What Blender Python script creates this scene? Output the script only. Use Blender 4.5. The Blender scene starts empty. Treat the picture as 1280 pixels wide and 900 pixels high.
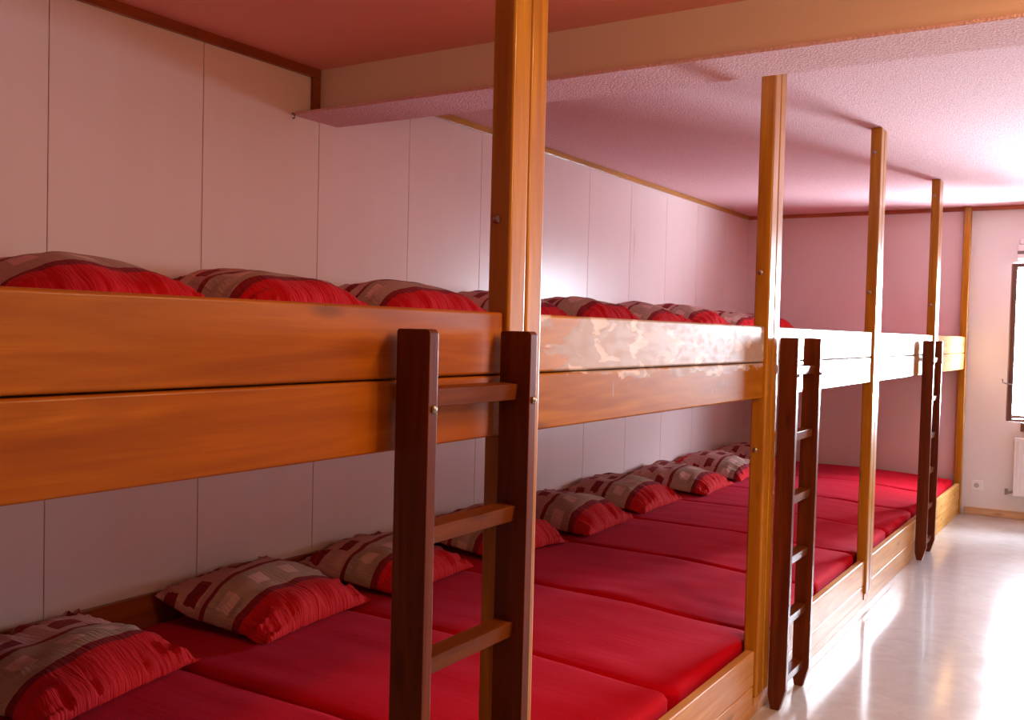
import bpy, bmesh, math, random
from mathutils import Vector, Matrix, noise
random.seed(7)
S = bpy.context.scene
COL = S.collection
R = math.radians

# ------------------------------------------------------------------ helpers
def link(name, bm, mat, parent=None, loc=(0, 0, 0), smooth=True, angle=38, weighted=True):
    me = bpy.data.meshes.new(name)
    bm.normal_update()
    bm.to_mesh(me); bm.free()
    o = bpy.data.objects.new(name, me); COL.objects.link(o)
    o.location = loc
    if mat: me.materials.append(mat)
    if smooth:
        me.polygons.foreach_set('use_smooth', [True] * len(me.polygons))
        me.set_sharp_from_angle(angle=R(angle))
    if parent: o.parent = parent
    if weighted:
        md = o.modifiers.new('even_normals', 'WEIGHTED_NORMAL'); md.keep_sharp = True; md.weight = 100
    return o

def empty(name, loc=(0, 0, 0), rz=0.0):
    o = bpy.data.objects.new(name, None); COL.objects.link(o)
    o.empty_display_size = .1; o.location = loc; o.rotation_euler = (0, 0, rz)
    return o

def tag(o, label=None, cat=None, group=None, kind=None):
    if label: o['label'] = label
    if cat: o['category'] = cat
    if group: o['group'] = group
    if kind: o['kind'] = kind
    return o

def box(bm, a, b, bev=0.0, seg=2):
    """axis aligned box between corners a and b, with rounded edges"""
    a = Vector(a); b = Vector(b)
    r = bmesh.ops.create_cube(bm, size=1.0)
    vs = r['verts']
    c = (a + b) / 2; d = b - a
    for v in vs:
        v.co = Vector((c.x + v.co.x * d.x, c.y + v.co.y * d.y, c.z + v.co.z * d.z))
    if bev > 0:
        es = list({e for v in vs for e in v.link_edges})
        bmesh.ops.bevel(bm, geom=es, offset=bev, segments=seg, profile=.5, affect='EDGES', clamp_overlap=True)
    return bm

def bx(a, b, bev=0.0, seg=2):
    bm = bmesh.new(); box(bm, a, b, bev, seg); return bm

def prism(bm, pts, axis, lo, hi, bev=0.0, seg=2):
    """polygon pts (2D) extruded along axis 'x','y' or 'z' from lo to hi"""
    def mk(p, t):
        if axis == 'y': return Vector((p[0], t, p[1]))
        if axis == 'x': return Vector((t, p[0], p[1]))
        return Vector((p[0], p[1], t))
    A = [bm.verts.new(mk(p, lo)) for p in pts]
    B = [bm.verts.new(mk(p, hi)) for p in pts]
    n = len(pts)
    fs = [bm.faces.new(A), bm.faces.new(B[::-1])]
    for i in range(n):
        fs.append(bm.faces.new((A[i], B[i], B[(i + 1) % n], A[(i + 1) % n])))
    bmesh.ops.recalc_face_normals(bm, faces=fs)
    if bev > 0:
        es = list({e for f in fs for e in f.edges})
        bmesh.ops.bevel(bm, geom=es, offset=bev, segments=seg, profile=.5, affect='EDGES', clamp_overlap=True)
    return bm

def disc(bm, c, r, depth, axis, seg=16, dome=0.0):
    """short cylinder whose back sits at c, facing along +axis vector"""
    ax = Vector(axis).normalized()
    q = Vector((0, 0, 1)).rotation_difference(ax)
    prof = [(0, r), (depth * .55, r), (depth, r * .72)] + ([(depth + dome, r * .3)] if dome else [])
    rings = []
    for (z, rr) in prof:
        rings.append([bm.verts.new(Vector(c) + q @ Vector((rr * math.cos(2 * math.pi * k / seg), rr * math.sin(2 * math.pi * k / seg), z))) for k in range(seg)])
    for i in range(len(rings) - 1):
        for k in range(seg):
            bm.faces.new((rings[i][k], rings[i][(k + 1) % seg], rings[i + 1][(k + 1) % seg], rings[i + 1][k]))
    bm.faces.new(rings[-1]); bm.faces.new(rings[0][::-1])
    return bm

def tube(bm, pts, r, seg=10):
    pts = [Vector(p) for p in pts]
    rings = []
    for i, p in enumerate(pts):
        d = (pts[min(i + 1, len(pts) - 1)] - pts[max(i - 1, 0)]).normalized()
        q = Vector((0, 0, 1)).rotation_difference(d)
        rings.append([bm.verts.new(p + q @ Vector((r * math.cos(2 * math.pi * k / seg), r * math.sin(2 * math.pi * k / seg), 0))) for k in range(seg)])
    for i in range(len(rings) - 1):
        for k in range(seg):
            bm.faces.new((rings[i][k], rings[i][(k + 1) % seg], rings[i + 1][(k + 1) % seg], rings[i + 1][k]))
    bm.faces.new(rings[-1]); bm.faces.new(rings[0][::-1])
    return bm

# ------------------------------------------------------------------ materials
class N:
    def __init__(s, name):
        s.m = bpy.data.materials.new(name); s.m.use_nodes = True
        s.t = s.m.node_tree; s.n = s.t.nodes; s.l = s.t.links
        s.p = s.n['Principled BSDF']
    def new(s, typ, **kw):
        n = s.n.new(typ)
        for k, v in kw.items():
            if k.startswith('i_'):
                key = k[2:]
                n.inputs[int(key) if key.isdigit() else key.replace('_', ' ')].default_value = v
            else: setattr(n, k, v)
        return n
    def link(s, a, b): s.l.new(a, b)
    def math(s, op, a, b=None, c=None):
        n = s.new('ShaderNodeMath', operation=op)
        for i, v in enumerate((a, b, c)):
            if v is None: continue
            if isinstance(v, (int, float)): n.inputs[i].default_value = v
            else: s.link(v, n.inputs[i])
        return n.outputs[0]
    def mix(s, f, a, b):
        n = s.new('ShaderNodeMix', data_type='RGBA')
        for i, v in ((0, f), (6, a), (7, b)):
            if isinstance(v, (int, float)): n.inputs[i].default_value = v
            elif isinstance(v, tuple): n.inputs[i].default_value = v + (1,) if len(v) == 3 else v
            else: s.link(v, n.inputs[i])
        return n.outputs[2]
    def ramp(s, fac, stops):
        n = s.new('ShaderNodeValToRGB')
        el = n.color_ramp.elements
        while len(el) < len(stops): el.new(.5)
        for e, (p, c) in zip(el, stops):
            e.position = p; e.color = (c, c, c, 1) if isinstance(c, (int, float)) else c + (1,)
        s.link(fac, n.inputs[0]); return n.outputs[0]
    def bump(s, h, strength, dist):
        b = s.new('ShaderNodeBump'); b.inputs['Strength'].default_value = strength; b.inputs['Distance'].default_value = dist
        s.link(h, b.inputs['Height']); s.link(b.outputs[0], s.p.inputs['Normal']); return b

def wood(name, dark, mid, light, axis, rough=.3, coat=.5, worn=0, spec=.5, coatr=.12):
    k = N(name); p = k.p
    co = k.new('ShaderNodeTexCoord').outputs['Object']
    info = k.new('ShaderNodeObjectInfo')
    off = k.new('ShaderNodeVectorMath', operation='SCALE'); off.inputs['Scale'].default_value = 17.3
    cmb = k.new('ShaderNodeCombineXYZ')
    for i in range(3): k.link(info.outputs['Random'], cmb.inputs[i])
    k.link(cmb.outputs[0], off.inputs[0])
    add = k.new('ShaderNodeVectorMath', operation='ADD'); k.link(co, add.inputs[0]); k.link(off.outputs[0], add.inputs[1])
    sc = {'x': (1.6, 22, 22), 'y': (22, 1.6, 22), 'z': (22, 22, 1.6)}[axis]
    mp = k.new('ShaderNodeMapping'); mp.inputs['Scale'].default_value = sc; k.link(add.outputs[0], mp.inputs[0])
    n1 = k.new('ShaderNodeTexNoise', i_Scale=1.0, i_Detail=6.0, i_Roughness=.6, i_Distortion=.6); k.link(mp.outputs[0], n1.inputs['Vector'])
    mp2 = k.new('ShaderNodeMapping'); mp2.inputs['Scale'].default_value = tuple(v * 6 if v > 3 else v * 1.3 for v in sc); k.link(add.outputs[0], mp2.inputs[0])
    n2 = k.new('ShaderNodeTexNoise', i_Scale=1.0, i_Detail=3.0, i_Roughness=.7); k.link(mp2.outputs[0], n2.inputs['Vector'])
    # broad cathedral figure
    mp3 = k.new('ShaderNodeMapping'); mp3.inputs['Scale'].default_value = tuple(v * .42 if v > 3 else v * .55 for v in sc); k.link(add.outputs[0], mp3.inputs[0])
    n3 = k.new('ShaderNodeTexNoise', i_Scale=1.0, i_Detail=1.0, i_Distortion=.4); k.link(mp3.outputs[0], n3.inputs['Vector'])
    ringv = k.math('SINE', k.math('MULTIPLY', n3.outputs[0], 46.0))
    ring = k.math('MULTIPLY', k.math('ADD', ringv, 1.0), .5)
    c = k.ramp(n1.outputs[0], [(.3, dark), (.52, mid), (.72, light)])
    c = k.mix(k.math('MULTIPLY', ring, .28), c, dark)
    c = k.mix(k.math('MULTIPLY', k.math('LESS_THAN', n2.outputs[0], .42), .18), c, dark)
    # knots
    vor = k.new('ShaderNodeTexVoronoi', i_Scale=1.0, i_Randomness=1.0)
    mp4 = k.new('ShaderNodeMapping'); mp4.inputs['Scale'].default_value = tuple(7.5 if v > 3 else 2.1 for v in sc); k.link(add.outputs[0], mp4.inputs[0])
    k.link(mp4.outputs[0], vor.inputs['Vector'])
    kn = k.ramp(vor.outputs['Distance'], [(.045, 1.0), (.12, 0.0)])
    c = k.mix(k.math('MULTIPLY', kn, .55), c, tuple(v * .35 for v in dark))
    if worn:
        # varnish rubbed and scuffed: blotches of a chalky, smoother film
        w = k.new('ShaderNodeTexNoise', i_Scale=5.5, i_Detail=4.0, i_Roughness=.55, i_Distortion=.5)
        mw = k.new('ShaderNodeMapping'); mw.inputs['Scale'].default_value = (1, .8, 2.0); k.link(co, mw.inputs[0]); k.link(mw.outputs[0], w.inputs['Vector'])
        sep = k.new('ShaderNodeSeparateXYZ'); k.link(co, sep.inputs[0])
        if worn == 1: bias = k.math('MULTIPLY_ADD', sep.outputs[1], .10, .035)
        else: bias = k.math('MULTIPLY_ADD', k.math('SUBTRACT', sep.outputs[2], 1.348), 6.5, k.math('MULTIPLY_ADD', sep.outputs[1], .09, -.03))
        v = k.math('ADD', w.outputs[0], bias)
        mask = k.ramp(v, [(.49, 0.0), (.525, 1.0)])
        # short vertical scratches
        sc2 = k.new('ShaderNodeTexNoise', i_Scale=1.0, i_Detail=2.0); ms = k.new('ShaderNodeMapping'); ms.inputs['Scale'].default_value = (1, 60, 9)
        k.link(co, ms.inputs[0]); k.link(ms.outputs[0], sc2.inputs['Vector'])
        mask = k.math('MAXIMUM', mask, k.math('MULTIPLY', k.ramp(sc2.outputs[0], [(.70, 0.0), (.73, 1.0)]), .8))
        wb = k.new('ShaderNodeTexNoise', i_Scale=11.0, i_Detail=3.0, i_Distortion=.4); k.link(mw.outputs[0], wb.inputs['Vector'])
        film = k.mix(k.ramp(wb.outputs[0], [(.55, 0.0), (.60, 1.0)]), (.38, .29, .26), (.62, .52, .48))
        c = k.mix(k.math('MULTIPLY', mask, .85), c, film)
        rr = k.math('MULTIPLY_ADD', mask, .10, rough)
        k.link(rr, p.inputs['Roughness'])
        k.link(k.math('MULTIPLY_ADD', mask, .13, .004), p.inputs['Coat Weight'])
        w2 = k.new('ShaderNodeTexNoise', i_Scale=26.0, i_Detail=3.0); k.link(mw.outputs[0], w2.inputs['Vector'])
        k.link(k.math('MULTIPLY_ADD', k.ramp(w2.outputs[0], [(.4, 0.0), (.6, 1.0)]), .3, .1), p.inputs['Coat Roughness'])
    else:
        p.inputs['Roughness'].default_value = rough
        p.inputs['Coat Weight'].default_value = coat
        p.inputs['Coat Roughness'].default_value = coatr
    k.link(c, p.inputs['Base Color'])
    p.inputs['Specular IOR Level'].default_value = spec
    k.bump(n1.outputs[0], .12, .004)
    return k.m

PD, PM, PL = (.31, .105, .004), (.45, .185, .007), (.57, .27, .014)
M = {}
M['pine_y'] = wood('varnished_pine_lengthwise', PD, PM, PL, 'y')
M['pine_near'] = wood('pine_dimmed_for_lamp', (.25, .058, .002), (.36, .099, .003), (.46, .145, .006), 'y', coat=.05, spec=.2, rough=.38, coatr=.1)  # nearest rail: pine colour lowered to offset the lamp's light on it
M['pine_z'] = wood('varnished_pine_upright', PD, PM, PL, 'z', coat=.22, spec=.3)
M['pine_worn'] = wood('scuffed_pine', PD, PM, PL, 'y', worn=1, spec=.07, rough=.42)
M['pine_worn2'] = wood('lightly_scuffed_pine', (.26, .08, .003), (.37, .135, .006), (.46, .19, .012), 'y', worn=2, spec=.02, rough=.42)
M['pine_pale'] = wood('pale_varnished_pine', (.5, .22, .055), (.62, .32, .1), (.72, .42, .16), 'y', coat=.13, coatr=.16, spec=.35, rough=.42)
M['pine_matt'] = wood('matt_pale_pine', (.42, .19, .05), (.52, .27, .085), (.6, .35, .13), 'y', coat=.0, spec=.02, rough=.8)
M['pine_x'] = wood('varnished_pine_crosswise', PD, PM, PL, 'x')
M['trim'] = wood('red_brown_trim_wood', (.17, .03, .006), (.27, .055, .01), (.36, .085, .016), 'y', coat=.15)
M['trim_x'] = wood('red_brown_trim_wood_crosswise', (.28, .06, .015), (.4, .09, .02), (.48, .13, .03), 'x', coat=.15)
M['ladder_z'] = wood('dark_stained_ladder_wood', (.075, .014, .004), (.13, .026, .007), (.18, .042, .01), 'z', coat=.10, spec=.15)
M['ladder_y'] = wood('dark_stained_rung_wood', (.08, .018, .004), (.15, .038, .007), (.22, .06, .012), 'y', coat=.06, spec=.12)
M['sash_wood'] = wood('brown_window_wood', (.08, .025, .015), (.14, .05, .03), (.2, .08, .05), 'z', coat=.2)
M['base_pale'] = wood('pale_skirting_wood', (.45, .26, .13), (.6, .38, .2), (.7, .46, .27), 'x', coat=.3)

def plain(name, col, rough=.5, metal=0, bumpscale=0, bs=.2, bd=.002, coat=0, var=0.0, spec=.5, detail=3.0):
    k = N(name); p = k.p
    p.inputs['Base Color'].default_value = col + (1,)
    p.inputs['Roughness'].default_value = rough; p.inputs['Metallic'].default_value = metal
    p.inputs['Coat Weight'].default_value = coat; p.inputs['Specular IOR Level'].default_value = spec
    co = k.new('ShaderNodeTexCoord').outputs['Object']
    if var:
        n = k.new('ShaderNodeTexNoise', i_Scale=3.0, i_Detail=4.0); k.link(co, n.inputs['Vector'])
        k.link(k.mix(n.outputs[0], tuple(v * (1 - var) for v in col), tuple(min(1, v * (1 + var)) for v in col)), p.inputs['Base Color'])
    if bumpscale:
        n = k.new('ShaderNodeTexNoise', i_Scale=float(bumpscale), i_Detail=detail, i_Roughness=.6); k.link(co, n.inputs['Vector'])
        k.bump(n.outputs[0], bs, bd)
    return k.m

M['steel'] = plain('zinc_steel', (.32, .29, .26), .35, 1, 40, .1)
M['white_enamel'] = plain('white_enamel', (.8, .8, .8), .35)
M['white_plastic'] = plain('white_plastic', (.86, .87, .87), .4)
M['dark_slot'] = plain('dark_rubber', (.12, .11, .1), .6)
M['grey_plastic'] = plain('grey_plastic', (.45, .43, .41), .5)
M['ply'] = plain('plywood_deck', (.45, .28, .15), .7, 0, 20, .1, var=.15)

def panel_mat():
    k = N('cream_laminate_panel'); p = k.p
    co = k.new('ShaderNodeTexCoord').outputs['Object']
    mp = k.new('ShaderNodeMapping'); mp.inputs['Scale'].default_value = (3, 9, .8); k.link(co, mp.inputs[0])
    n = k.new('ShaderNodeTexNoise', i_Scale=1.0, i_Detail=2.0, i_Roughness=.5); k.link(mp.outputs[0], n.inputs['Vector'])
    k.link(k.mix(n.outputs[0], (.72, .56, .555), (.76, .61, .605)), p.inputs['Base Color'])
    k.link(k.math('MULTIPLY_ADD', n.outputs[0], .06, .26), p.inputs['Roughness'])
    return k.m
M['panel'] = panel_mat()
M['plaster'] = plain('white_rendered_wall', (.80, .80, .79), .8, 0, 130, .35, .004, detail=4.0)
M['wall_unseen'] = plain('darkened_unseen_wall', (.38, .27, .22), .75, 0, 60, .1)  # unseen walls, colour darkened to throw less light onto rails and rungs
M['beamface'] = plain('cream_painted_plaster', (.86, .75, .62), .6, 0, 170, .25, .002)
M['ceil_smooth'] = plain('smooth_ceiling_red_bounce', (.86, .43, .37), .7, 0, 25, .05)  # red bounce from the sheets is put into this colour

def popcorn():
    k = N('roughcast_ceiling'); p = k.p
    co = k.new('ShaderNodeTexCoord').outputs['Object']
    n = k.new('ShaderNodeTexNoise', i_Scale=130.0, i_Detail=5.0, i_Roughness=.7); k.link(co, n.inputs['Vector'])
    v = k.new('ShaderNodeTexVoronoi', i_Scale=120.0); k.link(co, v.inputs['Vector'])
    h = k.math('ADD', n.outputs[0], k.math('MULTIPLY', v.outputs['Distance'], -.7))
    k.link(k.mix(k.ramp(h, [(0.0, 0.0), (.5, 1.0)]), (.74, .47, .49), (.87, .62, .65)), p.inputs['Base Color'])  # pink of light bounced off the bedding mixed into the base colour
    p.inputs['Roughness'].default_value = .9; p.inputs['Specular IOR Level'].default_value = .2
    k.bump(h, .8, .005)
    return k.m
M['popcorn'] = popcorn()

def floor_mat():
    k = N('polished_beige_linoleum'); p = k.p
    co = k.new('ShaderNodeTexCoord').outputs['Object']
    n = k.new('ShaderNodeTexNoise', i_Scale=9.0, i_Detail=6.0, i_Roughness=.65, i_Distortion=.8); k.link(co, n.inputs['Vector'])
    c = k.mix(k.ramp(n.outputs[0], [(.3, 0.0), (.7, 1.0)]), (.47, .44, .42), (.56, .53, .51))
    v = k.new('ShaderNodeTexVoronoi', i_Scale=5.5, i_Randomness=1.0); k.link(co, v.inputs['Vector'])
    n3 = k.new('ShaderNodeTexNoise', i_Scale=40.0, i_Detail=2.0); k.link(co, n3.inputs['Vector'])
    sp = k.math('MULTIPLY', k.ramp(v.outputs['Distance'], [(.03, 1.0), (.07, 0.0)]), k.ramp(n3.outputs[0], [(.45, 0.0), (.55, 1.0)]))
    k.link(k.mix(k.math('MULTIPLY', sp, .35), c, (.85, .78, .7)), p.inputs['Base Color'])
    n2 = k.new('ShaderNodeTexNoise', i_Scale=2.2, i_Detail=5.0, i_Roughness=.6); k.link(co, n2.inputs['Vector'])
    k.link(k.math('MULTIPLY_ADD', n2.outputs[0], .12, .09), p.inputs['Roughness'])
    p.inputs['Coat Weight'].default_value = .35; p.inputs['Coat Roughness'].default_value = .1
    k.bump(n2.outputs[0], .05, .01)
    return k.m
M['floor'] = floor_mat()

def sheet():
    k = N('red_jersey_sheet'); p = k.p
    co = k.new('ShaderNodeTexCoord').outputs['Object']
    n = k.new('ShaderNodeTexNoise', i_Scale=2.5, i_Detail=4.0); k.link(co, n.inputs['Vector'])
    k.link(k.mix(n.outputs[0], (.46, .0015, .008), (.54, .003, .014)), p.inputs['Base Color'])
    p.inputs['Roughness'].default_value = .85
    p.inputs['Sheen Weight'].default_value = .12; p.inputs['Sheen Roughness'].default_value = .35
    p.inputs['Sheen Tint'].default_value = (1, .3, .55, 1)
    p.inputs['Specular IOR Level'].default_value = .03
    mp = k.new('ShaderNodeMapping'); mp.inputs['Scale'].default_value = (1.2, 16, 1); k.link(co, mp.inputs[0])
    w = k.new('ShaderNodeTexNoise', i_Scale=2.0, i_Detail=4.0, i_Distortion=.7); k.link(mp.outputs[0], w.inputs['Vector'])
    k.bump(w.outputs[0], .07, .02)
    return k.m
M['sheet'] = sheet()

def pillow_mat():
    k = N('striped_seersucker_pillowcase'); p = k.p
    uv = k.new('ShaderNodeUVMap').outputs[0]
    sep = k.new('ShaderNodeSeparateXYZ'); k.link(uv, sep.inputs[0])
    u, v = sep.outputs[0], sep.outputs[1]
    info = k.new('ShaderNodeObjectInfo')
    vr = k.math('ADD', v, info.outputs['Random'])
    RED, MAR, TAU, PNK, DUS = (.60, .005, .012), (.24, .010, .018), (.46, .28, .23), (.70, .40, .38), (.55, .25, .235)
    def band(x, a, b): return k.math('MULTIPLY', k.math('GREATER_THAN', x, a), k.math('LESS_THAN', x, b))
    def sq(period, w, ph): return k.math('LESS_THAN', k.math('FRACT', k.math('MULTIPLY_ADD', vr, 1 / period, ph)), w)
    c = k.mix(0.0, RED, RED)
    c = k.mix(band(u, .68, .74), c, MAR)
    c = k.mix(band(u, .42, .68), c, TAU)
    c = k.mix(k.math('MULTIPLY', band(u, .49, .60), sq(.27, .42, 0)), c, PNK)
    c = k.mix(band(u, .38, .42), c, MAR)
    c = k.mix(band(u, -.1, .38), c, DUS)
    c = k.mix(k.math('MULTIPLY', band(u, .22, .32), sq(.36, .45, .3)), c, MAR)
    c = k.mix(k.math('MULTIPLY', band(u, .07, .16), sq(.36, .5, .75)), c, MAR)
    # fine woven dots on the taupe band
    k.link(c, p.inputs['Base Color'])
    p.inputs['Roughness'].default_value = .8; p.inputs['Specular IOR Level'].default_value = .2
    p.inputs['Sheen Weight'].default_value = .03; p.inputs['Sheen Roughness'].default_value = .5
    mp = k.new('ShaderNodeMapping'); mp.inputs['Scale'].default_value = (7, 62, 1); k.link(uv, mp.inputs[0])
    n = k.new('ShaderNodeTexNoise', i_Scale=1.0, i_Detail=2.5, i_Distortion=.5); k.link(mp.outputs[0], n.inputs['Vector'])
    k.bump(n.outputs[0], .6, .018)
    return k.m
M['pillow'] = pillow_mat()

def glass():
    k = N('window_glass'); t = k.t
    k.n.remove(k.p)
    tr = k.new('ShaderNodeBsdfTransparent'); gl = k.new('ShaderNodeBsdfGlossy'); gl.inputs['Roughness'].default_value = .02
    fr = k.new('ShaderNodeFresnel'); fr.inputs[0].default_value = 1.5
    mx = k.new('ShaderNodeMixShader'); k.link(fr.outputs[0], mx.inputs[0]); k.link(tr.outputs[0], mx.inputs[1]); k.link(gl.outputs[0], mx.inputs[2])
    k.link(mx.outputs[0], k.n['Material Output'].inputs[0])
    return k.m
M['glass'] = glass()

# ------------------------------------------------------------------ dimensions
W = -1.914; YE = 9.0; ZC = 2.5765; XR = 2.75; Y0 = -1.6
BY0, BY1, BZ = 3.205, 3.337, 2.351
WX0, WX1, WZ0, WZ1 = .335, 1.60, .80, 2.105

# ------------------------------------------------------------------ setting
def struct(name, bm, mat, **kw):
    o = link(name, bm, mat, **kw); o['kind'] = 'structure'; return o

struct('floor', bx((W - .1, Y0 - .1, -.08), (XR + .1, YE + .3, 0)), M['floor'])
struct('ceiling', bx((W - .1, Y0 - .1, ZC), (XR + .1, BY0, ZC + .1)), M['ceil_smooth'])
struct('ceiling', bx((W - .1, BY0 + .001, ZC), (XR + .1, YE + .3, ZC + .1)), M['popcorn'])
# beam across the room: smooth cream face, roughcast underside reaching forward as a thin lip
bm = bx((W - .05, BY0, BZ + .012), (XR + .05, BY1, ZC + .02))
beam = struct('beam', bm, M['beamface'])
bm = bmesh.new()
box(bm, (W - .05, 3.05, BZ), (XR + .05, BY1 + .002, BZ + .012), .002, 1)
box(bm, (W - .05, BY1 - .004, BZ + .006), (XR + .05, BY1 + .004, ZC + .01))
o = link('beam_soffit', bm, M['popcorn'], beam); o['kind'] = 'structure'

seams = [1.935 + .642 * k for k in range(-6, 12)]
bm = bmesh.new()
ed = [Y0 - .1] + [s for s in seams if s > Y0] + [YE]
ed[-2:] = [YE] if YE - ed[-2] < .1 else ed[-2:]
for a, b in zip(ed, ed[1:]):
    box(bm, (W - .02, a + .0012, 0), (W, b - .0012, ZC), .0016, 1)
box(bm, (W - .1, Y0 - .1, 0), (W - .012, YE + .1, ZC))
struct('wall_left', bm, M['panel'])

bm = bmesh.new()   # far wall, with the window opening cut out of it
T = YE + .28
box(bm, (W - .1, YE, 0), (WX0, T, ZC)); box(bm, (WX1, YE, 0), (XR + .1, T, ZC))
box(bm, (WX0, YE, 0), (WX1, T, WZ0)); box(bm, (WX0, YE, WZ1), (WX1, T, ZC))
struct('wall_back', bm, M['plaster'])
bm = bmesh.new()
box(bm, (W, YE - .012, 0), (-.005, YE, ZC), .0015, 1)
o = struct('wall_back_panelling', bm, M['panel'])
struct('wall_right', bx((XR, Y0 - .1, 0), (XR + .1, T, ZC)), M['wall_unseen'])
struct('wall_front', bx((W - .1, Y0 - .1, 0), (XR + .1, Y0, ZC)), M['wall_unseen'])

struct('trim_1', bx((W, Y0, ZC - .040), (W + .018, BY0, ZC), .002), M['trim'])
struct('trim_2', bx((W, BY0 - .045, BZ + .012), (W + .018, BY0, ZC - .040), .002), M['trim'])
struct('trim_3', bx((W, BY1 + .004, ZC - .034), (W + .018, YE - .012, ZC), .002), M['pine_y'])
struct('trim_4', bx((W, YE - .030, ZC - .034), (XR, YE - .012, ZC), .002), M['trim_x'])
struct('baseboard_back', bx((.03, YE - .018, 0), (XR, YE, .062), .004), M['base_pale'])

# window: frame in the opening, sash swung into the room
bm = bmesh.new()
fy0, fy1 = YE + .05, YE + .11
box(bm, (WX0, fy0, WZ0), (WX0 + .03, fy1, WZ1), .004); box(bm, (WX1 - .05, fy0, WZ0), (WX1, fy1, WZ1), .004)
box(bm, (WX0, fy0, WZ0), (WX1, fy1, WZ0 + .05), .004); box(bm, (WX0, fy0, WZ1 - .05), (WX1, fy1, WZ1), .004)
win = struct('window_1', bm, M['sash_wood'])
o = link('window_sill', bx((WX0 + .10, YE - .05, WZ0 - .075), (WX1 + .06, YE + .2, WZ0), .006), M['sash_wood'], win)
# sash (hinged at the right jamb)
th = R(17.5); SW = 1.27; hinge = Vector((WX1 - .03, YE - .01, 0))
sash = empty('sash', (hinge.x, hinge.y, 0)); sash.parent = win
sash.rotation_euler = (0, 0, th)          # local -x runs to the free edge
sash['kind'] = 'structure'
z0, z1 = WZ0 + .03, WZ1 - .035
bm = bmesh.new()
box(bm, (-SW, -.025, z0), (-SW + .036, .022, z1), .005); box(bm, (-.055, -.025, z0), (0, .025, z1), .005)
box(bm, (-SW + .04, -.025, z0), (-.04, .022, z0 + .018), .004); box(bm, (-SW + .04, -.025, z1 - .03), (-.04, .025, z1), .005)
link('sash_frame', bm, M['sash_wood'], sash)
link('pane', bx((-SW + .045, -.003, z0 + .025), (-.045, .003, z1 - .025)), M['glass'], sash)
bm = bmesh.new()
tube(bm, [(-SW + .02, -.02, 1.12), (-SW + .02, -.06, 1.12), (-SW - .01, -.065, 1.125), (-SW - .045, -.065, 1.135), (-SW - .05, -.065, 1.165)], .006)
link('handle', bm, M['steel'], sash)

# ------------------------------------------------------------------ bunk modules
PW = .0725   # post width
seam_y = [.04, 1.867, 3.680, 5.505, 7.405, YE - .012]
POSX0, POSX1 = -.045, .012

def post(y0, z_top, parent, bolts, ladder=False):
    b = bmesh.new()
    box(b, (POSX0, y0 + .0008, .075), (POSX1, y0 + PW - .0008, z_top), .007, 3)
    o = link('post', b, M['pine_z'], parent)
    for (z, side) in bolts:
        d = bmesh.new(); disc(d, (-.022, y0 + .0008, z), .009, .006, (0, side, 0), 14, .002)
        link('bolt', d, M['steel'], o)
    return o

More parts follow.
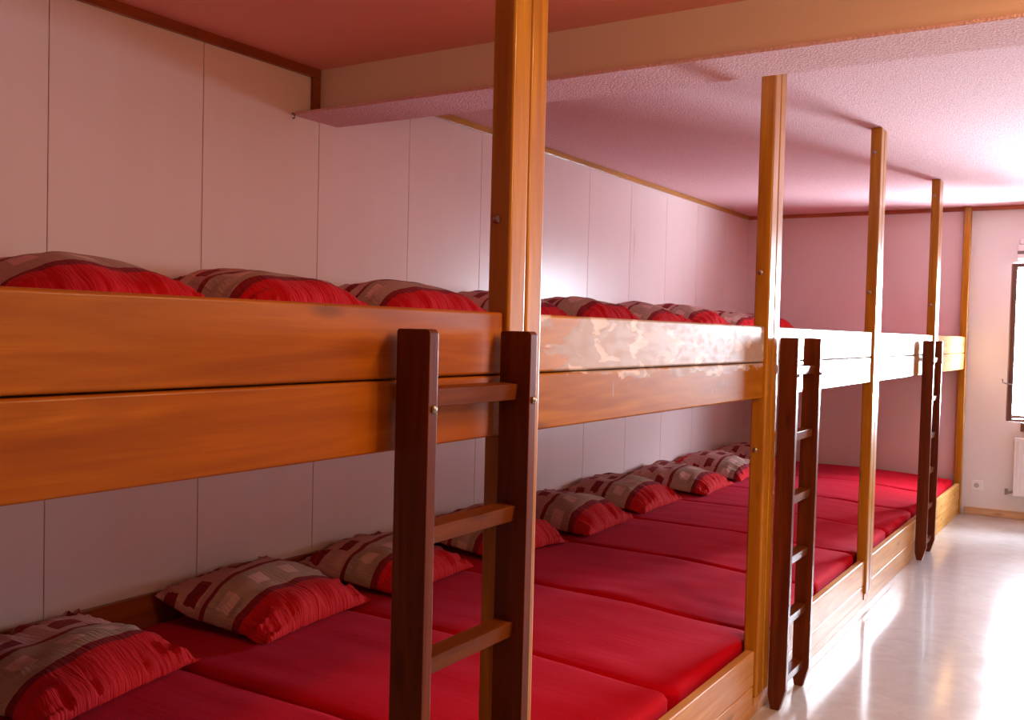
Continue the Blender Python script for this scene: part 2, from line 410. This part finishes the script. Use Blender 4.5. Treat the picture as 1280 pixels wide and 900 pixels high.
bed_info = [
 ('long pine bunk frame nearest the camera, its left end cut by the photo edge', 'pine_near', 'pine_near', 'pine_pale'),
 ('pine bunk frame with scuffed chalky varnish on its upper rail', 'pine_worn', 'pine_worn2', 'pine_pale'),
 ('pine bunk frame right behind the middle ladder, rail washed out by glare', 'pine_y', 'pine_y', 'pine_pale'),
 ('pine bunk frame that ends at the farthest ladder', 'pine_y', 'pine_y', 'pine_pale'),
 ('short last pine bunk frame against the far wall', 'pine_matt', 'pine_matt', 'pine_matt')]
PINE_TOP = 1.489
beds = []
for i, (lab, up, lo, bs) in enumerate(bed_info):
    ya, yb = seam_y[i], seam_y[i + 1]
    root = empty('bunk_bed', (0, ya, 0))
    tag(root, lab, 'bunk bed', 'bunk frames bolted end to end along the wall')
    beds.append(root)
    def P(name, bm, mat, par=None):
        o = link(name, bm, M[mat], par or root)
        o.data.transform(Matrix.Translation((0, -ya, 0))) if par is None else o.data.transform(Matrix.Translation((0, -ya, 0)))
        return o
    ztop = ZC if True else 0
    # the two front posts
    for j, y0 in enumerate((ya, yb - PW)):
        under_beam = y0 < BY1 and y0 + PW > 3.05
        b = bx((POSX0, y0 + .001, .078 if not (i == 4 and j == 1) else .0), (POSX1, y0 + PW - .001, ZC - .001), .008, 3)
        o = P('post', b, 'pine_z')
        if j == 1 or i == 0: pass
        zs = [1.693, 1.021] if i < 3 else []
        if j == 1:
            zs = {0: (1.693, 1.02), 1: (1.691, 1.021), 2: (2.443, 1.70), 3: (2.458, 1.70), 4: ()}[i]
            for z in zs:
                d = bmesh.new(); disc(d, (-.024, y0 + .002, z), .0095, .006, (0, -1, 0), 14, .002)
                P('bolt', d, 'steel', o)
    ra, rb_ = ya + PW, yb - PW
    # guard rail: two planks, one above the other, tongue groove between
    P('rail_plank', bx((-.033, ra - .0, 1.3545), (0, rb_, PINE_TOP), .007, 3), up)
    P('rail_plank', bx((-.033, ra, 1.219), (0, rb_, 1.3515), .006, 3), lo)
    P('rail_backing', bx((-.040, ra, 1.23), (-.0335, rb_, 1.47)), 'ply')
    # base boards and plinth
    P('base_plank', bx((-.036, ra, .124), (0, rb_, .257), .006, 3), bs)
    P('base_plank', bx((-.036, ra, .046), (-.001, rb_, .1215), .005, 3), bs)
    P('plinth', bx((-.05, ya + .001, 0), (-.004, yb - .001, .045), .003), bs)
    for y0 in (ya, yb - PW):
        P('foot_block', bx((-.045, y0 + .002, .0455), (.004, y0 + PW - .002, .077), .003), bs)
    # decks and wall side ledgers
    P('upper_deck', bx((W + .022, ya + .004, 1.33), (-.0415, yb - .004, 1.352)), 'ply')
    P('lower_deck', bx((W + .022, ya + .004, .18), (-.0505, yb - .004, .20)), 'ply')
    P('wall_board', bx((W + .0005, ya + .002, .08), (W + .021, yb - .002, .435), .004), 'trim')
    P('wall_board', bx((W + .0005, ya + .002, 1.24), (W + .021, yb - .002, 1.50), .004), 'trim')

# ------------------------------------------------------------------ mattresses
def mattress_bm(lx, ly, h, seed, rise=.032):
    """rounded slab in a fitted sheet; origin at centre of its underside"""
    b = bmesh.new(); nx, ny = 64, 44
    er, cr = .022, .06
    def prof(s, half):          # parameter -1..1 -> position on a rounded section (across, height)
        L = half - er; arc = er * math.pi / 2; side = h - er
        tot = L + arc + side * .98; d = abs(s) * tot; sg = 1 if s >= 0 else -1
        if d < L: return sg * d, h
        if d < L + arc:
            a = (d - L) / er; return sg * (L + er * math.sin(a)), h - er + er * math.cos(a)
        return sg * half, h - er - (d - L - arc)
    import itertools
    grid = []
    def dens(t): return math.copysign(1 - (1 - abs(t)) ** 1.6, t)
    for i in range(nx + 1):
        row = []
        for j in range(ny + 1):
            sx, sy = dens(2 * i / nx - 1), dens(2 * j / ny - 1)
            x, zx = prof(sx, lx / 2); y, zy = prof(sy, ly / 2)
            z = min(zx, zy)
            # round the plan corners
            ax, ay = abs(x) - (lx / 2 - cr), abs(y) - (ly / 2 - cr)
            if ax > 0 and ay > 0:
                d = math.hypot(ax, ay)
                if d > cr:
                    x = math.copysign(lx / 2 - cr + ax * cr / d, x); y = math.copysign(ly / 2 - cr + ay * cr / d, y)
                e = max(0, min(1, (d - (cr - er)) / er))
                z = min(z, h - er + er * math.sqrt(max(0, 1 - e * e)))
            if z > h - .012:
                p = Vector((x * 1.3, y * 2.0, seed * 3.1))
                tt = max(0, min(1, (lx / 2 - x) / .75)); z += rise * tt * tt * (3 - 2 * tt)
                z += .004 * noise.noise(p) + .004 * noise.noise(Vector((x * 3.5, y * 8, seed)))
                ey = ly / 2 - abs(y)
                wr = math.exp(-((ey - .07) / .06) ** 2)
                q = noise.noise(Vector((x * 1.7, seed, 4)))
                z += wr * .007 * max(0, q + .15) * math.sin(ey * 260 + 5 * q)
                z -= .005 * math.exp(-(ey / .05) ** 2)
            row.append(b.verts.new((x, y, max(z, .004))))
        grid.append(row)
    for i in range(nx):
        for j in range(ny):
            b.faces.new((grid[i][j], grid[i + 1][j], grid[i + 1][j + 1], grid[i][j + 1]))
    rim = [grid[i][0] for i in range(nx + 1)] + [grid[nx][j] for j in range(1, ny + 1)] + [grid[i][ny] for i in range(nx - 1, -1, -1)] + [grid[0][j] for j in range(ny - 1, 0, -1)]
    b.faces.new(rim[::-1])
    return b

my = [.47, 1.30, 2.13, 2.95, 3.77, 4.63, 5.46, 6.28, 7.10, 8.03, 8.97]
ordn = ['nearest', 'second', 'third', 'fourth', 'fifth', 'sixth', 'seventh', 'eighth', 'ninth', 'farthest']
mx0, mx1 = W + .024, -.053
pill_of_m = []
for lev, zb, word in ((0, .2015, 'lower'), (1, 1.3535, 'upper')):
    for i, (a, b_) in enumerate(zip(my, my[1:])):
        if lev == 1:
            lab = 'mattress under red sheet on the upper deck, behind the high rail'
        else:
            lab = 'red sheeted mattress of the lower bunk, %s of the row from the camera' % ordn[i]
            if i == 0: continue
        rnd = random.Random(i + 20 * lev)
        h = (.088 if lev == 0 else .078) + rnd.uniform(-.003, .003)
        o = link('mattress', mattress_bm(mx1 - mx0, b_ - a - .001, h, i + 11 * lev), M['sheet'], None, ((mx0 + mx1) / 2, (a + b_) / 2, zb), angle=60, weighted=False)
        tag(o, lab, 'mattress', 'red mattresses on the %s level' % word)

# ------------------------------------------------------------------ pillows
def pillow(name, cx, cy, zb, L, D, H, rz, tilt, seed, curl=0.0, shift=0.0):
    """L along y, D along x, H full height, zb height of what it lies on"""
    b = bmesh.new(); nu, nv = 44, 60
    uvl = b.loops.layers.uv.new('UVMap')
    def P(u, v, side):
        eu, ev = 1 - u * u, 1 - v * v
        x = D / 2 * u * (1 - .075 * ev ** 1.0 * abs(u) ** 3)
        y = L / 2 * v * (1 - .060 * eu ** 1.0 * abs(v) ** 3)
        m = (max(0, 1 - abs(u) ** 2.3) * max(0, 1 - abs(v) ** 2.5)) ** .52
        f = 1 + .22 * noise.noise(Vector((u * 1.4, v * 1.6, seed * 5.3))) + .05 * noise.noise(Vector((u * 4, v * 4, seed)))
        # gathers running in from the seams
        g = 0
        for (e, t, s0) in ((1 - abs(u), v, seed + (3 if u > 0 else 9)), (1 - abs(v), u, seed + (17 if v > 0 else 23))):
            w = math.exp(-(e / .34) ** 2) * min(1, e / .06)
            g += w * noise.noise(Vector((t * 11, s0 * 2.7, e * 1.2)))
            g += .6 * w * noise.noise(Vector((t * 24, s0 * 1.3, e * 2)))
        if side > 0: z = H * .82 * m * f + .025 * g
        else: z = -H * .18 * m ** .8 + .004 * g
        x += .006 * noise.noise(Vector((v * 6, seed, u))) ; y += .006 * noise.noise(Vector((u * 6, seed + 4, v)))
        # corners lift or droop a little
        z += .012 * (abs(u * v) ** 3) * noise.noise(Vector((round(u) * 3.3, round(v) * 3.3, seed * 1.9))) * 2
        # rear edge rides up where it meets the wall
        bk = max(0, (-u - .35) / .65)
        z += curl * bk ** 1.5
        return Vector((x, y, z))
    top, bot = [], []
    for i in range(nu + 1):
        u = math.sin((2 * i / nu - 1) * math.pi / 2 * .86) / math.sin(math.pi / 2 * .86)
        rt_, rb_ = [], []
        for j in range(nv + 1):
            v = math.sin((2 * j / nv - 1) * math.pi / 2 * .86) / math.sin(math.pi / 2 * .86)
            rim = i in (0, nu) or j in (0, nv)
            vt = b.verts.new(P(u, v, 1)); rt_.append((vt, u, v))
            rb_.append((vt if rim else b.verts.new(P(u, v, -1)), u, v))
        top.append(rt_); bot.append(rb_)
    for G, flip in ((top, False), (bot, True)):
        for i in range(nu):
            for j in range(nv):
                q = [G[i][j], G[i + 1][j], G[i + 1][j + 1], G[i][j + 1]]
                if flip: q = q[::-1]
                f = b.faces.new([t[0] for t in q])
                for lp, t in zip(f.loops, q):
                    uu = t[1] * .5 + .5 - shift; vv = t[2] * .5 + .5
                    lp[uvl].uv = (uu, vv)
    Mx = Matrix.Rotation(rz, 4, 'Z') @ Matrix.Rotation(tilt, 4, 'Y')
    b.transform(Mx)
    lowz = min(v.co.z for v in b.verts)
    b.transform(Matrix.Translation((0, 0, -lowz)))
    for v in b.verts:      # settle on the sheet
        if v.co.z < .004: v.co.z = .004
        wx = v.co.x + cx
        if wx < W + .027:
            v.co.x += (W + .027 - wx)
    return link(name, b, M['pillow'], None, (cx, cy, zb), angle=70, weighted=False)

ZL, ZU = .3235, 1.4655
#            x      y     L    D    H    rz   
lowp = [(-1.585, 1.80, .64, .52, .140, 11),
        (-1.640, 2.69, .63, .54, .168, 6),
        (-1.640, 3.43, .62, .54, .150, 6),
        (-1.630, 4.26, .64, .56, .165, -3),
        (-1.590, 4.99, .60, .60, .170, 2),
        (-1.625, 5.84, .60, .58, .165, 0),
        (-1.590, 6.74, .62, .60, .150, 3),
        (-1.610, 7.62, .62, .58, .150, -2),
        (-1.620, 8.42, .62, .56, .150, 2)]
uppp = [(-1.62, 1.84, .72, .56, .165, 3),
        (-1.62, 2.66, .70, .56, .178, 2),
        (-1.62, 3.48, .72, .56, .175, -2),
        (-1.63, 4.34, .66, .56, .175, 2),
        (-1.62, 5.16, .68, .56, .190, 0),
        (-1.62, 5.98, .66, .56, .170, 2),
        (-1.61, 6.78, .64, .56, .190, -2),
        (-1.62, 7.62, .64, .56, .165, 1),
        (-1.60, 8.45, .62, .56, .170, 2)]
pl = ['striped red and taupe pillow in the lower left corner of the photo',
      'striped pillow on the lower bunk, second from the camera, left of the near ladder',
      'striped pillow partly behind the left upright of the near ladder, lower bunk',
      'striped pillow seen through and just right of the near ladder, lower bunk',
      'plump pink and taupe lower bunk pillow, first fully visible right of near ladder',
      'lower bunk pillow with its rear corner poking up beside the wall',
      'flat pinkish pillow with red front corner, lower bunk, midway to the wall corner',
      'crumpled pinkish pillow beside the tall double post, lower bunk',
      'lower bunk pillow farthest back, mostly hidden by the tall double post']
pu = ['big red ruffled pillow on the upper bunk at the left photo edge',
      'upper bunk pillow, second from the left, red front and taupe back',
      'upper bunk pillow above the near ladder, third from the left',
      'upper bunk pillow half hidden behind the nearest double post',
      'upper bunk pillow just right of the nearest double post, red right end',
      'low upper bunk pillow, second to the right of the nearest double post',
      'upper bunk pillow with bright red right end above the scuffed rail',
      'faint upper bunk pillow just left of the middle double post',
      'upper bunk pillow peeking out right of the middle double post']
for spec, labs, zb, word in ((lowp, pl, ZL, 'lower'), (uppp, pu, ZU, 'upper')):
    for i, (x, y, L, D, H, rz) in enumerate(spec):
        o = pillow('pillow', x, y, zb, L, D, H, R(rz), R(5), i * 1.7 + (31 if word == 'upper' else 0), .03,
                   (([0, 0, 0, .02, .07, .06, .10, .2, .2] if word == 'lower' else [.03, .04, .07, .14, .07, .13, .05, .14, .06])[i]))
        tag(o, labs[i], 'pillow', 'striped pillows in a row on the %s bunks' % word)

# ------------------------------------------------------------------ ladders
def ladder(y0, width, x0, lean, label, depth=.070):
    root = empty('bunk_ladder', (x0, y0, 0))
    tag(root, label, 'ladder', 'wooden ladders hooked to the bunk rails')
    rd, rt, H = depth, .028, 1.449
    for k, yy in enumerate((0, width - rt)):
        b = bmesh.new()
        pts = [(0.012, 0), (rd - .024, 0), (rd, .085), (rd, H - .006), (rd - .006, H), (.004, H), (0, H - .004), (0, .055)]
        prism(b, pts, 'y', yy, yy + rt, .0025, 2)
        if lean:
            for v in b.verts: v.co.x += lean * (v.co.z / H)
        up = link('upright', b, M['ladder_z'], root)
        d = bmesh.new(); disc(d, (rd + lean * .9, yy + rt / 2 + .002, 1.303), .0075, .005, (1, 0, 0), 14, .0015)
        link('bolt', d, M['steel'], up)
    for z in (1.322, 1.062, .812, .572, .332, .10):
        b = bmesh.new()
        xo = lean * (z / H)
        prism(b, [(.008 + xo, z - .017), (.046 + xo, z - .019), (.050 + xo, z + .015), (.008 + xo, z + .018)], 'y', rt - .004, width - rt + .004, .002, 2)
        link('rung', b, M['ladder_y'], root)
    return root
ladder(1.410, .380, .012, 0.002, 'dark wooden ladder nearest the camera, running off the bottom of the photo', .077)
ladder(3.735, .350, .015, 0.006, 'dark wooden ladder just right of the middle double post')
ladder(6.86, .350, .010, 0.006, 'farthest and smallest looking dark wooden ladder')

# ------------------------------------------------------------------ fittings by the far wall
rad = empty('radiator', (.40, YE - .10, .20)); tag(rad, 'white panel radiator under the window at the right photo edge', 'radiator')
b = bmesh.new(); box(b, (0, 0, 0), (1.15, .016, .475), .004)
for k in range(34):
    x = .02 + k * .033
    box(b, (x, -.004, .03), (x + .018, .001, .445), .0035, 1)
link('front_panel', b, M['white_enamel'], rad)
b = bmesh.new(); box(b, (0.004, .018, .02), (1.146, .075, .46), .004); link('convector', b, M['white_enamel'], rad)
b = bmesh.new(); box(b, (-.001, .014, .462), (1.151, .076, .474), .002); link('top_grille', b, M['white_enamel'], rad)
b = bmesh.new(); tube(b, [(.0, .04, .03), (-.03, .04, .02), (-.05, .04, .015)], .010); tube(b, [(-.05, .04, .0), (-.05, .04, .05)], .013)
tube(b, [(-.05, .04, .015), (-.05, .098, .015)], .008)
link('valve', b, M['steel'], rad)
for x in (.15, .95): link('bracket', bx((x, .07, .1), (x + .04, .0995, .4)), M['white_enamel'], rad)

sk = empty('wall_socket', (.125, YE, .247)); tag(sk, 'small white wall socket low on the wall beside the last bunk', 'socket')
b = bx((-.045, -.010, -.042), (.045, -.0005, .042), .004); link('face_plate', b, M['white_plastic'], sk)
b = bmesh.new()
disc(b, (-.004, -.0105, 0), .021, .003, (0, -1, 0), 20); link('socket_insert', b, M['grey_plastic'], sk)

bh = empty('blind_housing', (.365, YE, 2.13)); tag(bh, 'white blind housing with a dark slot high above the window', 'blind housing')
link('housing', bx((0, -.095, 0), (1.15, -.0005, .115), .01, 3), M['white_plastic'], bh)
link('slot', bx((.002, -.0985, .040), (1.148, -.094, .066), .001), M['dark_slot'], bh)
link('top_cover', bx((.012, -.085, .116), (1.14, -.0005, .165), .014, 3), M['white_plastic'], bh)

b = bmesh.new(); tube(b, [(W - .0, 3.055, 2.338), (W + .014, 3.052, 2.338), (W + .016, 3.05, 2.352), (W + .016, 3.035, 2.355)], .0028, 8)
tag(link('hook', b, M['dark_slot']), 'tiny dark bent hook where the beam meets the panelled wall', 'hook')

# ------------------------------------------------------------------ light
w = bpy.data.worlds.new('sky'); S.world = w; w.use_nodes = True
bg = w.node_tree.nodes['Background']; bg.inputs[0].default_value = (.86, .93, 1, 1); bg.inputs[1].default_value = 6.0

def area(name, loc, rot, sx, sy, power, col, shape='RECTANGLE'):
    l = bpy.data.lights.new(name, 'AREA'); l.shape = shape; l.size = sx; l.size_y = sy; l.energy = power; l.color = col
    o = bpy.data.objects.new(name, l); COL.objects.link(o); o.location = loc; o.rotation_euler = rot
    return o
area('window_daylight', ((WX0 + WX1) / 2, YE + .68, (WZ0 + WZ1) / 2), (R(-112), 0, 0), 2.0, 1.9, 1600, (.78, .87, 1))
area('ceiling_lamp', (1.35, 2.20, 2.46), (0, 0, 0), .22, .22, 22, (1, .64, .30), 'DISK')
pl_ = bpy.data.lights.new('beam_fill', 'POINT'); pl_.energy = 58; pl_.shadow_soft_size = .12; pl_.color = (1, .66, .32)  # added fill light, brightens the beam face; no fixture here
po = bpy.data.objects.new('beam_fill', pl_); COL.objects.link(po); po.location = (2.2, 2.25, 2.12)

# ------------------------------------------------------------------ camera
cam = bpy.data.cameras.new('camera'); co = bpy.data.objects.new('camera', cam); COL.objects.link(co)
cam.sensor_width = 36; cam.lens = 36 * 1220.03 / 1280; cam.clip_start = .02
Rv = Vector((0.8450878, 0.53407966, 0.02419765)); Uv = Vector((-0.03657536, 0.01260084, 0.99925145)); F = Vector((-0.53337496, 0.84534025, -0.03018297))
m = Matrix((Rv, Uv, -F)).transposed().to_4x4(); m.translation = Vector((1.1569, 0, 1.45))
co.matrix_world = m
S.camera = co
S.view_settings.view_transform = 'Standard'; S.view_settings.look = 'None'
S.view_settings.gamma = 1; S.view_settings.use_curve_mapping = False
S.view_settings.exposure = 0.0
S.cycles.use_denoising = True
S.cycles.max_bounces = 10; S.cycles.diffuse_bounces = 6; S.cycles.glossy_bounces = 4; S.cycles.transparent_max_bounces = 8
S.cycles.sample_clamp_indirect = 10
S.cycles.caustics_reflective = False; S.cycles.caustics_refractive = False
